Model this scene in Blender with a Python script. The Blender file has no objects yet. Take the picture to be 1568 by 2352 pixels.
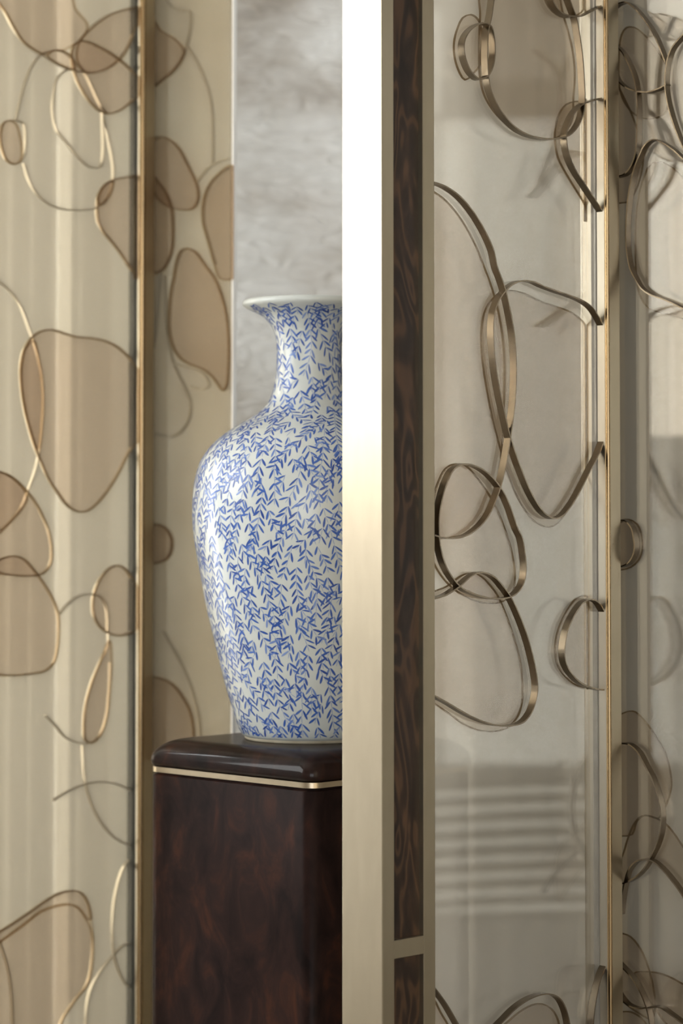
import bpy, bmesh, math, random
from mathutils import Vector

# ------------------------------------------------------------------ camera
S = bpy.context.scene
W, H = 1568.0, 2352.0
LENS = 85.0
F = LENS / 36.0 * H                 # focal length in pixels (36 mm tall frame)
EYE = 1.45
PITCH = 0.0402
HORIZON = 1176.0
CY = HORIZON - F * math.tan(PITCH)  # principal point row
cam_data = bpy.data.cameras.new('camera')
cam = bpy.data.objects.new('camera', cam_data)
S.collection.objects.link(cam)
cam.location = (0, 0, EYE)
cam.rotation_euler = (math.pi / 2 + PITCH, 0, 0)
cam_data.sensor_fit = 'VERTICAL'
cam_data.sensor_height = 36.0
cam_data.sensor_width = 24.0
cam_data.lens = LENS
cam_data.shift_y = -(H / 2 - CY) / H
cam_data.clip_start = 0.02
cam_data.dof.use_dof = True
cam_data.dof.focus_distance = 3.66
cam_data.dof.aperture_fstop = 2.8
S.camera = cam

# ------------------------------------------------------------------ view / world / lights
S.view_settings.view_transform = 'Standard'
S.view_settings.look = 'None'
S.view_settings.gamma = 1.0
S.view_settings.use_curve_mapping = False
S.view_settings.exposure = 0.0
S.cycles.transparent_max_bounces = 48
S.cycles.max_bounces = 7
S.cycles.diffuse_bounces = 2
S.cycles.glossy_bounces = 4
S.cycles.use_adaptive_sampling = True
S.cycles.adaptive_threshold = 0.12
S.cycles.use_denoising = True

world = bpy.data.worlds.new('world')
S.world = world
world.use_nodes = True
world.node_tree.nodes['Background'].inputs[0].default_value = (0.80, 0.88, 1.0, 1)
world.node_tree.nodes['Background'].inputs[1].default_value = 1.0
world.cycles.sampling_method = 'NONE'

ROOM = dict(x0=-2.3, x1=3.0, y0=-2.6, y1=5.3, z1=3.3)
WIN_L = dict(a0=2.75, a1=4.05, z0=0.25, z1=2.95)     # tall window in the left wall (along y)
WIN_FILL = dict(a0=4.58, a1=5.22, z0=0.25, z1=2.95)     # added fill opening in the left wall, brightens the back wall
WIN_R = dict(a0=3.05, a1=4.17, z0=0.33, z1=0.78)     # low louvred window in the right wall
WIN_C = dict(a0=2.80, a1=3.745, z0=2.47, z1=2.86)    # small high window in the right wall
WIN_F = dict(a0=-1.6, a1=1.5, z0=0.32, z1=3.20)      # window behind the camera (along x)


def area(name, loc, rot, sx, sy, power, col):
    d = bpy.data.lights.new(name, 'AREA')
    d.shape = 'RECTANGLE'
    d.size, d.size_y = sx, sy
    d.energy = power
    d.color = col
    o = bpy.data.objects.new(name, d)
    S.collection.objects.link(o)
    o.location = loc
    o.rotation_euler = rot
    return o


def mid(w):
    return (w['a0'] + w['a1']) / 2, (w['z0'] + w['z1']) / 2, w['a1'] - w['a0'], w['z1'] - w['z0']


P_LEFT, P_WALL_FILL, P_LOW, P_HIGH, P_FRONT = 108.0, 160.0, 2.6, 3.2, 166.0
E90 = math.radians(90)
a, z, sa, sz = mid(WIN_L)
area('daylight_left_window', (ROOM['x0'] - 0.16, a, z), (E90, 0, -E90), sa, sz, P_LEFT, (1.0, 0.985, 0.96))
a, z, sa, sz = mid(WIN_FILL)
area('back_wall_fill', (ROOM['x0'] - 0.16, a, z), (E90, 0, -E90), sa, sz, P_WALL_FILL, (0.98, 0.99, 1.0))
a, z, sa, sz = mid(WIN_R)
area('daylight_low_window', (ROOM['x1'] + 0.16, a, z), (E90, 0, E90), sa, sz, P_LOW, (1.0, 0.98, 0.96))
a, z, sa, sz = mid(WIN_C)
area('daylight_high_window', (ROOM['x1'] + 0.16, a, z), (E90, 0, E90), sa, sz, P_HIGH, (0.96, 0.98, 1.0))
a, z, sa, sz = mid(WIN_F)
area('daylight_front_window', (a, ROOM['y0'] - 0.16, z), (E90, 0, 0), sa, sz, P_FRONT, (0.99, 0.99, 1.0))

# ------------------------------------------------------------------ helpers
V = Vector


def ray(u, v):
    x, y = (u - W / 2) / F, (CY - v) / F
    c, s = math.cos(PITCH), math.sin(PITCH)
    return V((x, c - y * s, s + y * c))


def on_plane(u, v, p, n):
    """point of the vertical plane through p with normal n that the pixel looks at"""
    d = ray(u, v)
    o = V((0, 0, EYE))
    t = (p - o).dot(n) / d.dot(n)
    return o + d * t


def at_depth(u, v, y):
    d = ray(u, v)
    return V((0, 0, EYE)) + d * (y / d.y)


def mat(name):
    m = bpy.data.materials.new(name)
    m.use_nodes = True
    nt = m.node_tree
    return m, nt, nt.nodes['Principled BSDF'], nt.nodes['Material Output']


def nd(nt, t, **kw):
    n = nt.nodes.new(t)
    for k, v in kw.items():
        if k.startswith('i_'):
            key = k[2:]
            key = int(key) if key.isdigit() else key.replace('_', ' ')
            n.inputs[key].default_value = v
        else:
            setattr(n, k, v)
    return n


def ramp(nt, stops):
    r = nt.nodes.new('ShaderNodeValToRGB')
    e = r.color_ramp.elements
    while len(e) < len(stops):
        e.new(0.5)
    for el, (p, c) in zip(e, stops):
        el.position = p
        el.color = (*c, 1)
    return r


def noise_color(nt, stops, scale, detail, vec_scale=(1, 1, 1), distort=0.0, rough=0.5):
    tc = nd(nt, 'ShaderNodeTexCoord')
    mp = nd(nt, 'ShaderNodeMapping')
    mp.inputs['Scale'].default_value = vec_scale
    nt.links.new(tc.outputs['Object'], mp.inputs[0])
    nz = nd(nt, 'ShaderNodeTexNoise', i_Scale=scale, i_Detail=detail, i_Distortion=distort, i_Roughness=rough)
    nt.links.new(mp.outputs[0], nz.inputs['Vector'])
    r = ramp(nt, stops)
    nt.links.new(nz.outputs['Fac'], r.inputs[0])
    return mp, nz, r


def bump(nt, b, src, strength, dist=0.002):
    bp = nd(nt, 'ShaderNodeBump', i_Strength=strength, i_Distance=dist)
    nt.links.new(src, bp.inputs['Height'])
    nt.links.new(bp.outputs[0], b.inputs['Normal'])


M = {}


def metal(key, c, rough, grain=0.06):
    m, nt, b, o = mat(key)
    b.inputs['Metallic'].default_value = 1.0
    b.inputs['Roughness'].default_value = rough
    lo = tuple(x * (1 - grain) for x in c)
    hi = tuple(min(1, x * (1 + grain)) for x in c)
    mp, nz, r = noise_color(nt, [(0.35, lo), (0.65, hi)], 40, 3, (1, 1, 0.25))
    nt.links.new(r.outputs[0], b.inputs['Base Color'])
    M[key] = m


metal('champagne_metal', (0.41, 0.348, 0.255), 0.36, 0.03)
metal('bronze_metal', (0.19, 0.155, 0.112), 0.24, 0.05)
metal('stile_champagne_shaded', (0.335, 0.283, 0.200), 0.36, 0.03)  # the champagne frame metal, reflected darkness put into its colour
metal('jamb_metal_glare', (0.45, 0.415, 0.35), 0.36, 0.03)  # champagne metal paled: washed-out window glare is put into the colour
metal('hazed_bronze_metal', (0.30, 0.26, 0.20), 0.38, 0.05)  # the dark ribbon bronze, lightened to paint in the haze before it
metal('gold_bead_metal', (0.36, 0.255, 0.14), 0.22, 0.04)
metal('brass_strip_metal', (0.40, 0.33, 0.235), 0.30, 0.03)


def glassy(key, trans, haze_col, haze, gloss, fibre=False):
    """thin sheet: tinted see-through, cloudy body (haze) and mirror reflection (gloss)"""
    m, nt, b, out = mat(key)
    nt.nodes.remove(b)
    tr = nd(nt, 'ShaderNodeBsdfTransparent')
    tr.inputs[0].default_value = (*trans, 1)
    last = tr
    if haze:
        df = nd(nt, 'ShaderNodeBsdfDiffuse')
        df.inputs[0].default_value = (*haze_col, 1)
        tl = nd(nt, 'ShaderNodeBsdfTranslucent')
        tl.inputs[0].default_value = (*haze_col, 1)
        mx0 = nd(nt, 'ShaderNodeMixShader')
        mx0.inputs[0].default_value = 0.35
        nt.links.new(df.outputs[0], mx0.inputs[1])
        nt.links.new(tl.outputs[0], mx0.inputs[2])
        mx1 = nd(nt, 'ShaderNodeMixShader')
        mx1.inputs[0].default_value = haze
        if fibre:
            mp, nz, r = noise_color(nt, [(0.3, (haze * 0.975,) * 3), (0.7, (haze * 1.025,) * 3)], 30, 2, (0.25, 0.25, 9))
            nt.links.new(r.outputs[0], mx1.inputs[0])
        nt.links.new(tr.outputs[0], mx1.inputs[1])
        nt.links.new(mx0.outputs[0], mx1.inputs[2])
        last = mx1
    if gloss:
        gl = nd(nt, 'ShaderNodeBsdfGlossy')
        gl.inputs['Roughness'].default_value = 0.0
        gl.inputs[0].default_value = (1, 0.97, 0.92, 1)
        mx2 = nd(nt, 'ShaderNodeMixShader')
        mx2.inputs[0].default_value = gloss
        nt.links.new(last.outputs[0], mx2.inputs[1])
        nt.links.new(gl.outputs[0], mx2.inputs[2])
        last = mx2
    nt.links.new(last.outputs[0], out.inputs[0])
    M[key] = m


glassy('clear_glass', (0.98, 0.98, 0.97), None, 0, 0.07)
glassy('reflection_haze_glass', (0.95, 0.925, 0.88), (0.66, 0.615, 0.545), 0.36, 0.05)  # beige haze painted in where the pane reflects the room
glassy('hazy_glass_back', (0.95, 0.93, 0.89), (0.66, 0.615, 0.53), 0.34, 0)
glassy('hazy_glass_far', (0.96, 0.94, 0.89), (0.66, 0.61, 0.52), 0.12, 0)
glassy('hazy_glass_lifted', (0.96, 0.935, 0.87), (0.74, 0.68, 0.56), 0.24, 0)  # far-pane glass with extra haze, painting light onto a leaf left in shade
glassy('tinted_glass', (0.93, 0.90, 0.865), None, 0, 0)
glassy('tinted_glass_far', (0.925, 0.888, 0.86), None, 0, 0)
glassy('smoke_edge', (0.62, 0.54, 0.42), (0.36, 0.28, 0.18), 0.25, 0)
glassy('smoke_edge_far', (0.85, 0.79, 0.71), (0.40, 0.32, 0.22), 0.10, 0)
glassy('window_glass', (0.97, 0.98, 0.98), None, 0, 0.04)
glassy('blind_cloth', (0.30, 0.295, 0.28), (0.62, 0.61, 0.59), 0.75, 0)

# walls
m, nt, b, o = mat('plaster_warm')
mp, nz, r = noise_color(nt, [(0.3, (0.60, 0.57, 0.52)), (0.7, (0.66, 0.63, 0.58))], 2.5, 4)
nt.links.new(r.outputs[0], b.inputs['Base Color'])
b.inputs['Roughness'].default_value = 0.8
M['plaster_warm'] = m
m, nt, b, o = mat('ceiling_paint')
mp, nz, r = noise_color(nt, [(0.3, (0.78, 0.75, 0.70)), (0.7, (0.82, 0.79, 0.74))], 2, 3)
nt.links.new(r.outputs[0], b.inputs['Base Color'])
b.inputs['Roughness'].default_value = 0.9
M['ceiling_paint'] = m
m, nt, b, o = mat('stone_floor')
mp, nz, r = noise_color(nt, [(0.3, (0.33, 0.28, 0.22)), (0.7, (0.45, 0.39, 0.31))], 3, 6, distort=0.6)
nt.links.new(r.outputs[0], b.inputs['Base Color'])
b.inputs['Roughness'].default_value = 0.35
M['stone_floor'] = m
# misty silver paper on the back wall
m, nt, b, o = mat('misty_paper')
mp, nz, r = noise_color(nt, [(0.28, (0.44, 0.40, 0.35)), (0.42, (0.66, 0.635, 0.595)), (0.55, (0.83, 0.83, 0.81)), (0.75, (0.90, 0.905, 0.90))],
                        2.1, 5, (1, 1, 1.5), 0.35, 0.55)
mp.inputs['Location'].default_value = (0.35, 0, 0.62)
tc = nd(nt, 'ShaderNodeTexCoord')
mp2 = nd(nt, 'ShaderNodeMapping')
mp2.inputs['Scale'].default_value = (1, 1, 3.6)
nt.links.new(tc.outputs['Object'], mp2.inputs[0])
nz2 = nd(nt, 'ShaderNodeTexNoise', i_Scale=13.0, i_Detail=5.0, i_Distortion=1.4)
nt.links.new(mp2.outputs[0], nz2.inputs['Vector'])
mixc = nd(nt, 'ShaderNodeMix', data_type='RGBA', blend_type='OVERLAY')
mixc.inputs[0].default_value = 0.45
nt.links.new(r.outputs[0], mixc.inputs[6])
nt.links.new(nz2.outputs['Fac'], mixc.inputs[7])
nt.links.new(mixc.outputs[2], b.inputs['Base Color'])
bump(nt, b, nz2.outputs['Fac'], 0.5, 0.012)
b.inputs['Roughness'].default_value = 0.55
M['misty_paper'] = m
# sheer curtain
m, nt, b, out = mat('curtain_cloth')
nt.nodes.remove(b)
df = nd(nt, 'ShaderNodeBsdfDiffuse')
tl = nd(nt, 'ShaderNodeBsdfTranslucent')
mp, nz, r = noise_color(nt, [(0.3, (0.18, 0.162, 0.142)), (0.7, (0.32, 0.30, 0.262))], 9, 4, (1, 1, 0.05))
nt.links.new(r.outputs[0], df.inputs[0])
nt.links.new(r.outputs[0], tl.inputs[0])
mx = nd(nt, 'ShaderNodeMixShader')
mx.inputs[0].default_value = 0.35
nt.links.new(df.outputs[0], mx.inputs[1])
nt.links.new(tl.outputs[0], mx.inputs[2])
nt.links.new(mx.outputs[0], out.inputs[0])
M['curtain_cloth'] = m
m, nt, b, o = mat('white_lacquer')
mp, nz, r = noise_color(nt, [(0.3, (0.84, 0.83, 0.80)), (0.7, (0.88, 0.87, 0.84))], 5, 2)
nt.links.new(r.outputs[0], b.inputs['Base Color'])
b.inputs['Roughness'].default_value = 0.35
M['white_lacquer'] = m
m, nt, b, o = mat('gasket_grey')
mp, nz, r = noise_color(nt, [(0.3, (0.20, 0.18, 0.155)), (0.7, (0.25, 0.225, 0.19))], 20, 2)
nt.links.new(r.outputs[0], b.inputs['Base Color'])
b.inputs['Roughness'].default_value = 0.5
b.inputs['Specular IOR Level'].default_value = 0.2
M['gasket_grey'] = m
m, nt, b, o = mat('gasket_dark')
mp, nz, r = noise_color(nt, [(0.3, (0.035, 0.035, 0.028)), (0.7, (0.05, 0.048, 0.04))], 20, 2)
nt.links.new(r.outputs[0], b.inputs['Base Color'])
b.inputs['Roughness'].default_value = 0.5
b.inputs['Specular IOR Level'].default_value = 0.08
M['gasket_dark'] = m


def wood(key, dark, midc, light, scale, vs, dist, rough, coat, pos=(0.3, 0.52, 0.8), waves=0.0, spec=0.2, coat_rough=0.12):
    m, nt, b, o = mat(key)
    mp, nz, r = noise_color(nt, [(pos[0], dark), (pos[1], midc), (pos[2], light)], scale, 7, vs, dist, 0.62)
    src = r.outputs[0]
    if waves:
        # flowing figure: repeated bands of a warped noise field
        n2 = nd(nt, 'ShaderNodeTexNoise', i_Scale=scale * 0.9, i_Detail=2.0, i_Distortion=0.7)
        nt.links.new(mp.outputs[0], n2.inputs['Vector'])
        mu = nd(nt, 'ShaderNodeMath', operation='MULTIPLY', i_1=waves)
        nt.links.new(n2.outputs['Fac'], mu.inputs[0])
        si = nd(nt, 'ShaderNodeMath', operation='SINE')
        nt.links.new(mu.outputs[0], si.inputs[0])
        r2 = ramp(nt, [(0.15, dark), (0.6, midc), (0.95, light)])
        ma = nd(nt, 'ShaderNodeMath', operation='MULTIPLY_ADD', i_1=0.5, i_2=0.5)
        nt.links.new(si.outputs[0], ma.inputs[0])
        nt.links.new(ma.outputs[0], r2.inputs[0])
        mc = nd(nt, 'ShaderNodeMix', data_type='RGBA')
        mc.inputs[0].default_value = 0.42
        nt.links.new(r.outputs[0], mc.inputs[6])
        nt.links.new(r2.outputs[0], mc.inputs[7])
        src = mc.outputs[2]
    nt.links.new(src, b.inputs['Base Color'])
    b.inputs['Roughness'].default_value = rough
    b.inputs['Coat Weight'].default_value = coat
    b.inputs['Coat Roughness'].default_value = coat_rough
    b.inputs['Specular IOR Level'].default_value = spec
    M[key] = m


wood('burl_veneer', (0.011, 0.0065, 0.0045), (0.038, 0.021, 0.012), (0.125, 0.062, 0.030), 16, (1, 1, 0.30), 0.8, 0.35, 0.15, waves=52.0)
wood('polished_burl', (0.006, 0.004, 0.0035), (0.018, 0.0085, 0.0065), (0.060, 0.021, 0.010), 17, (1, 1, 0.6), 0.8, 0.30, 0.22, (0.32, 0.55, 0.85), spec=0.03, coat_rough=0.09)
wood('lacquered_burl', (0.008, 0.005, 0.0045), (0.020, 0.0105, 0.0085), (0.062, 0.022, 0.011), 17, (1, 1, 0.55), 0.8, 0.30, 0.0, (0.30, 0.52, 0.82), spec=0.025)

m, nt, b, o = mat('porcelain_glaze')
mp, nz, r = noise_color(nt, [(0.3, (0.53, 0.55, 0.52)), (0.7, (0.58, 0.60, 0.57))], 6, 3)
nt.links.new(r.outputs[0], b.inputs['Base Color'])
b.inputs['Roughness'].default_value = 0.30
b.inputs['Coat Weight'].default_value = 0.18
b.inputs['Coat Roughness'].default_value = 0.2
b.inputs['Specular IOR Level'].default_value = 0.34
M['porcelain_glaze'] = m
m, nt, b, o = mat('cobalt_paint')
at = nd(nt, 'ShaderNodeAttribute', attribute_name='tone')
r = ramp(nt, [(0.0, (0.020, 0.060, 0.27)), (0.55, (0.045, 0.115, 0.39)), (1.0, (0.20, 0.28, 0.52))])
nt.links.new(at.outputs['Fac'], r.inputs[0])
nt.links.new(r.outputs[0], b.inputs['Base Color'])
b.inputs['Roughness'].default_value = 0.30
b.inputs['Coat Weight'].default_value = 0.18
b.inputs['Coat Roughness'].default_value = 0.2
b.inputs['Specular IOR Level'].default_value = 0.34
M['cobalt_paint'] = m
m, nt, b, o = mat('bare_clay')
mp, nz, r = noise_color(nt, [(0.3, (0.40, 0.34, 0.24)), (0.7, (0.55, 0.50, 0.38))], 30, 4)
nt.links.new(r.outputs[0], b.inputs['Base Color'])
b.inputs['Roughness'].default_value = 0.7
M['bare_clay'] = m


class MB:
    def __init__(self):
        self.v, self.f = [], []

    def add(self, vs, fs):
        k = len(self.v)
        self.v += [V(x) for x in vs]
        self.f += [tuple(i + k for i in f) for f in fs]

    def prism(self, base, ext):
        """closed prism: polygon 'base' moved by vector ext"""
        n = len(base)
        self.add(list(base) + [V(p) + ext for p in base],
                 [tuple(range(n))[::-1], tuple(range(n, 2 * n))] + [(i, (i + 1) % n, n + (i + 1) % n, n + i) for i in range(n)])

    def box(self, x0, x1, y0, y1, z0, z1):
        self.prism([(x0, y0, z0), (x1, y0, z0), (x1, y1, z0), (x0, y1, z0)], V((0, 0, z1 - z0)))

    def build(self, name, material, parent=None, bevel=0.0, smooth=False, sharp=None, kind=None, label=None):
        me = bpy.data.meshes.new(name)
        off = parent_world(parent)
        me.from_pydata([tuple(p - off) for p in self.v], [], self.f)
        bm = bmesh.new()
        bm.from_mesh(me)
        bmesh.ops.recalc_face_normals(bm, faces=bm.faces)
        if bevel:
            bmesh.ops.bevel(bm, geom=list(bm.edges), offset=bevel, segments=2, profile=0.5, affect='EDGES')
        if smooth:
            for fc in bm.faces:
                fc.smooth = True
            if sharp:
                lim = math.radians(sharp)
                for e in bm.edges:
                    if len(e.link_faces) == 2 and e.calc_face_angle(0) > lim:
                        e.smooth = False
        bm.to_mesh(me)
        bm.free()
        me.materials.append(M[material])
        ob = bpy.data.objects.new(name, me)
        S.collection.objects.link(ob)
        if parent:
            ob.parent = parent
        if kind:
            ob['kind'] = kind
        if label:
            ob['label'] = label
        return ob


def parent_world(p):
    o = V((0, 0, 0))
    while p is not None:
        o += p.location
        p = p.parent
    return o


def tag(o, label, cat, group=None, kind=None):
    o['label'] = label
    if cat:
        o['category'] = cat
    if group:
        o['group'] = group
    if kind:
        o['kind'] = kind
    return o


def empty(name, loc, label, cat, group=None):
    o = bpy.data.objects.new(name, None)
    S.collection.objects.link(o)
    o.location = loc
    o.empty_display_size = 0.1
    return tag(o, label, cat, group)


# ------------------------------------------------------------------ the room
R = ROOM
mb = MB(); mb.box(R['x0'] - .2, R['x1'] + .2, R['y0'] - .2, R['y1'] + .2, -0.1, 0)
tag(mb.build('floor', 'stone_floor'), 'brown stone floor of the room', None, kind='structure')
mb = MB(); mb.box(R['x0'] - .2, R['x1'] + .2, R['y0'] - .2, R['y1'] + .2, R['z1'], R['z1'] + .1)
tag(mb.build('ceiling', 'ceiling_paint'), 'pale painted ceiling of the room', None, kind='structure')
mb = MB(); mb.box(R['x0'] - .2, R['x1'] + .2, R['y1'], R['y1'] + .2, 0, R['z1'])
tag(mb.build('wall_back', 'misty_paper'), 'misty silver grey papered wall behind the vase', None, kind='structure')


def holed(name, wins, axis, pos, lo, hi, label):
    """wall with window openings, cut into blocks around them"""
    mb = MB()
    As = sorted({lo, hi} | {w[k] for w in wins for k in ('a0', 'a1')})
    Zs = sorted({0.0, R['z1']} | {w[k] for w in wins for k in ('z0', 'z1')})
    for a0, a1 in zip(As, As[1:]):
        for z0, z1 in zip(Zs, Zs[1:]):
            am, zm = (a0 + a1) / 2, (z0 + z1) / 2
            if any(w['a0'] < am < w['a1'] and w['z0'] < zm < w['z1'] for w in wins):
                continue
            if axis == 'y':
                mb.box(pos[0], pos[1], a0, a1, z0, z1)
            else:
                mb.box(a0, a1, pos[0], pos[1], z0, z1)
    tag(mb.build(name, 'plaster_warm'), label, None, kind='structure')


holed('wall_left', [WIN_L, WIN_FILL], 'y', (R['x0'] - .2, R['x0']), R['y0'], R['y1'], 'warm plaster wall with a tall window and an added fill opening, left of the vase')
holed('wall_right', [WIN_R, WIN_C], 'y', (R['x1'], R['x1'] + .2), R['y0'], R['y1'], 'warm plaster wall with two small windows, right of the screens')
holed('wall_front', [WIN_F], 'x', (R['y0'] - .2, R['y0']), R['x0'] - .2, R['x1'] + .2, 'warm plaster wall with a wide window behind the viewer')


def window(name, w, axis, pos, nx, nz_, label):
    mb = MB()
    t = 0.05

    def bx(a0, a1, z0, z1, m_, d=0.03):
        if axis == 'y':
            m_.box(pos - d, pos + d, a0, a1, z0, z1)
        else:
            m_.box(a0, a1, pos - d, pos + d, z0, z1)
    bx(w['a0'], w['a1'], w['z0'], w['z0'] + t, mb); bx(w['a0'], w['a1'], w['z1'] - t, w['z1'], mb)
    bx(w['a0'], w['a0'] + t, w['z0'] + t, w['z1'] - t, mb); bx(w['a1'] - t, w['a1'], w['z0'] + t, w['z1'] - t, mb)
    root = mb.build(name, 'white_lacquer')
    tag(root, label, None, kind='structure')
    for i in range(1, nx):
        a_ = w['a0'] + (w['a1'] - w['a0']) * i / nx
        m2 = MB(); bx(a_ - .02, a_ + .02, w['z0'] + t, w['z1'] - t, m2, .02); m2.build('mullion', 'white_lacquer', root)
    for i in range(1, nz_):
        z_ = w['z0'] + (w['z1'] - w['z0']) * i / nz_
        m2 = MB(); bx(w['a0'] + t, w['a1'] - t, z_ - .02, z_ + .02, m2, .019); m2.build('transom', 'white_lacquer', root)
    m2 = MB(); bx(w['a0'] + t, w['a1'] - t, w['z0'] + t, w['z1'] - t, m2, .003); m2.build('pane', 'window_glass', root)


window('window_1', WIN_L, 'y', R['x0'] - .08, 1, 1, 'white framed tall window in the left wall')
window('window_2', WIN_R, 'y', R['x1'] + .08, 1, 1, 'white framed low window in the right wall')
window('window_3', WIN_F, 'x', R['y0'] - .08, 3, 1, 'white framed wide window behind the viewer')
window('fill_window', WIN_FILL, 'y', R['x0'] - .08, 1, 1, 'added white framed window in the left wall, there to brighten the back wall')
window('window_5', WIN_C, 'y', R['x1'] + .08, 1, 1, 'white framed small high window in the right wall')
# half-drawn cloth blind over the lower part of the left window
mb = MB(); mb.box(R['x0'] - .030, R['x0'] - .027, WIN_L['a0'] + .02, WIN_L['a1'] - .02, WIN_L['z0'] + .02, 1.66)
tag(mb.build('window_blind', 'blind_cloth'), 'pale cloth blind over the lower half of the left window', 'blind')
# louvred blind in the low right window; it mirrors as pale streaks in the near pane
lou = empty('louvre_blind', (R['x1'] - .02, 3.6, .56), 'white louvred blind over the low window in the right wall', 'blind')
for i in range(9):
    mb = MB()
    n = 16
    base = []
    for k in range(n + 1):
        yy = 3.07 + 1.08 * k / n
        e = max(0.0, yy - 3.5)
        zz = .345 + .044 * i + .10 * min(e, .62) - .07 * min(e, .62) ** 2
        base.append((yy, zz))
    ring = [V((R['x1'] - .012, y_, z_)) for y_, z_ in base] + [V((R['x1'] - .012, y_, z_ + .024)) for y_, z_ in base[::-1]]
    mb.prism(ring, V((-.004, 0, 0)))
    mb.build('slat', 'gasket_grey', lou)


# ------------------------------------------------------------------ curves
def catmull(pts, closed=False, step=6.0):
    """smooth polyline through 2-D points"""
    n = len(pts)
    out = []
    segs = n if closed else n - 1
    for i in range(segs):
        if closed:
            p0, p1, p2, p3 = pts[(i - 1) % n], pts[i], pts[(i + 1) % n], pts[(i + 2) % n]
        else:
            p1, p2 = pts[i], pts[i + 1]
            p0 = pts[i - 1] if i else (2 * p1[0] - p2[0], 2 * p1[1] - p2[1])
            p3 = pts[i + 2] if i + 2 < n else (2 * p2[0] - p1[0], 2 * p2[1] - p1[1])
        L = math.hypot(p2[0] - p1[0], p2[1] - p1[1])
        k = max(2, int(L / step))

        def kn(a_, b_):
            return max(1e-3, math.hypot(b_[0] - a_[0], b_[1] - a_[1]) ** 0.5)
        t0 = 0; t1 = t0 + kn(p0, p1); t2 = t1 + kn(p1, p2); t3 = t2 + kn(p2, p3)
        for j in range(k):
            t = t1 + (t2 - t1) * j / k
            q = []
            for c in (0, 1):
                a1 = (t1 - t) / (t1 - t0) * p0[c] + (t - t0) / (t1 - t0) * p1[c]
                a2 = (t2 - t) / (t2 - t1) * p1[c] + (t - t1) / (t2 - t1) * p2[c]
                a3 = (t3 - t) / (t3 - t2) * p2[c] + (t - t2) / (t3 - t2) * p3[c]
                b1 = (t2 - t) / (t2 - t0) * a1 + (t - t0) / (t2 - t0) * a2
                b2 = (t3 - t) / (t3 - t1) * a2 + (t - t1) / (t3 - t1) * a3
                q.append((t2 - t) / (t2 - t1) * b1 + (t - t1) / (t2 - t1) * b2)
            out.append(tuple(q))
    if not closed:
        out.append(pts[-1])
    return out


def sweep(mb, pts3, n, width, thick, closed):
    """flat strip standing on edge: width along n, thick across the path"""
    k = len(pts3)
    vs = []
    for i in range(k):
        a_ = pts3[(i - 1) % k] if (closed or i) else pts3[i]
        b_ = pts3[(i + 1) % k] if (closed or i < k - 1) else pts3[i]
        t = (b_ - a_)
        t -= n * t.dot(n)
        t.normalize()
        s = n.cross(t)
        p = pts3[i]
        hw, ht = n * (width / 2), s * (thick / 2)
        vs += [p - hw - ht, p + hw - ht, p + hw + ht, p - hw + ht]
    fs = []
    for i in range(k if closed else k - 1):
        j = (i + 1) % k
        for q in range(4):
            r_ = (q + 1) % 4
            fs.append((4 * i + q, 4 * i + r_, 4 * j + r_, 4 * j + q))
    if not closed:
        fs += [(3, 2, 1, 0), (4 * k - 4, 4 * k - 3, 4 * k - 2, 4 * k - 1)]
    mb.add(vs, fs)


class Leaf:
    """one glazed leaf of a folding screen: front face through p, along u, facing n"""

    def __init__(self, p, u, n, root):
        self.p, self.u, self.n, self.root = V(p), V(u).normalized(), V(n).normalized(), root

    def pt(self, s, t, z):
        q = self.p + self.u * s + self.n * t
        return V((q.x, q.y, z))

    def s_at(self, px, t=0.0):
        q = on_plane(px, HORIZON, self.p + self.n * t, self.n)
        return (q - self.p).dot(self.u)

    def pix(self, u, v, t):
        return on_plane(u, v, self.p + self.n * t, self.n)

    def bar(self, name, s0, s1, t0, t1, z0, z1, material, bevel=0.0, label=None, parent=None):
        mb = MB()
        mb.prism([self.pt(s0, t0, z0), self.pt(s1, t0, z0), self.pt(s1, t1, z0), self.pt(s0, t1, z0)], V((0, 0, z1 - z0)))
        return mb.build(name, material, parent or self.root, bevel, label=label)

    def bead(self, name, s0, s1, t, z0, z1, material):
        mb = MB()
        c, r_ = (s0 + s1) / 2, (s1 - s0) / 2
        base = [self.pt(c + r_ * math.cos(a_), t + r_ * 0.9 * math.sin(a_), z0) for a_ in [math.pi * k / 10 for k in range(11)]]
        base += [self.pt(s0, t - .012, z0), self.pt(s1, t - .012, z0)]
        mb.prism(base, V((0, 0, z1 - z0)))
        return mb.build(name, material, self.root, smooth=True, sharp=40)

    def ribbon(self, pts, t, width=.0125, thick=.0022, material='bronze_metal', closed=False):
        mb = MB()
        p3 = [self.pix(u, v, t) for u, v in catmull(pts, closed)]
        sweep(mb, p3, self.n, width, thick, closed)
        return mb.build('ribbon', material, self.root, smooth=True, sharp=50)

    def inlay(self, pts, t, material='tinted_glass', edge='smoke_edge', ew=.0026, et=.0020, smin=None, smax=None):
        poly = [self.pix(u, v, t) for u, v in catmull(pts, True, 9.0)]
        if smin is not None or smax is not None:
            q = []
            for p in poly:
                s = (p - self.p).dot(self.u)
                s2 = min(max(s, smin if smin is not None else s), smax if smax is not None else s)
                p2 = p + self.u * (s2 - s)
                if not q or (p2 - q[-1]).length > 1e-4:
                    q.append(p2)
            poly = q
        mb = MB()
        mb.prism(poly, self.n * -0.0012)
        o = mb.build('tinted_inlay', material, self.root)
        m2 = MB()
        sweep(m2, [p + self.n * (ew * .5) for p in poly], self.n, ew, et, True)
        m2.build('inlay_edge', edge, o, smooth=True, sharp=50)
        return o


def cr(ox, oy, k, pts):
    return [(ox + x / k, oy + y / k) for x, y in pts]


K = 1568 / 588.0


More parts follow.
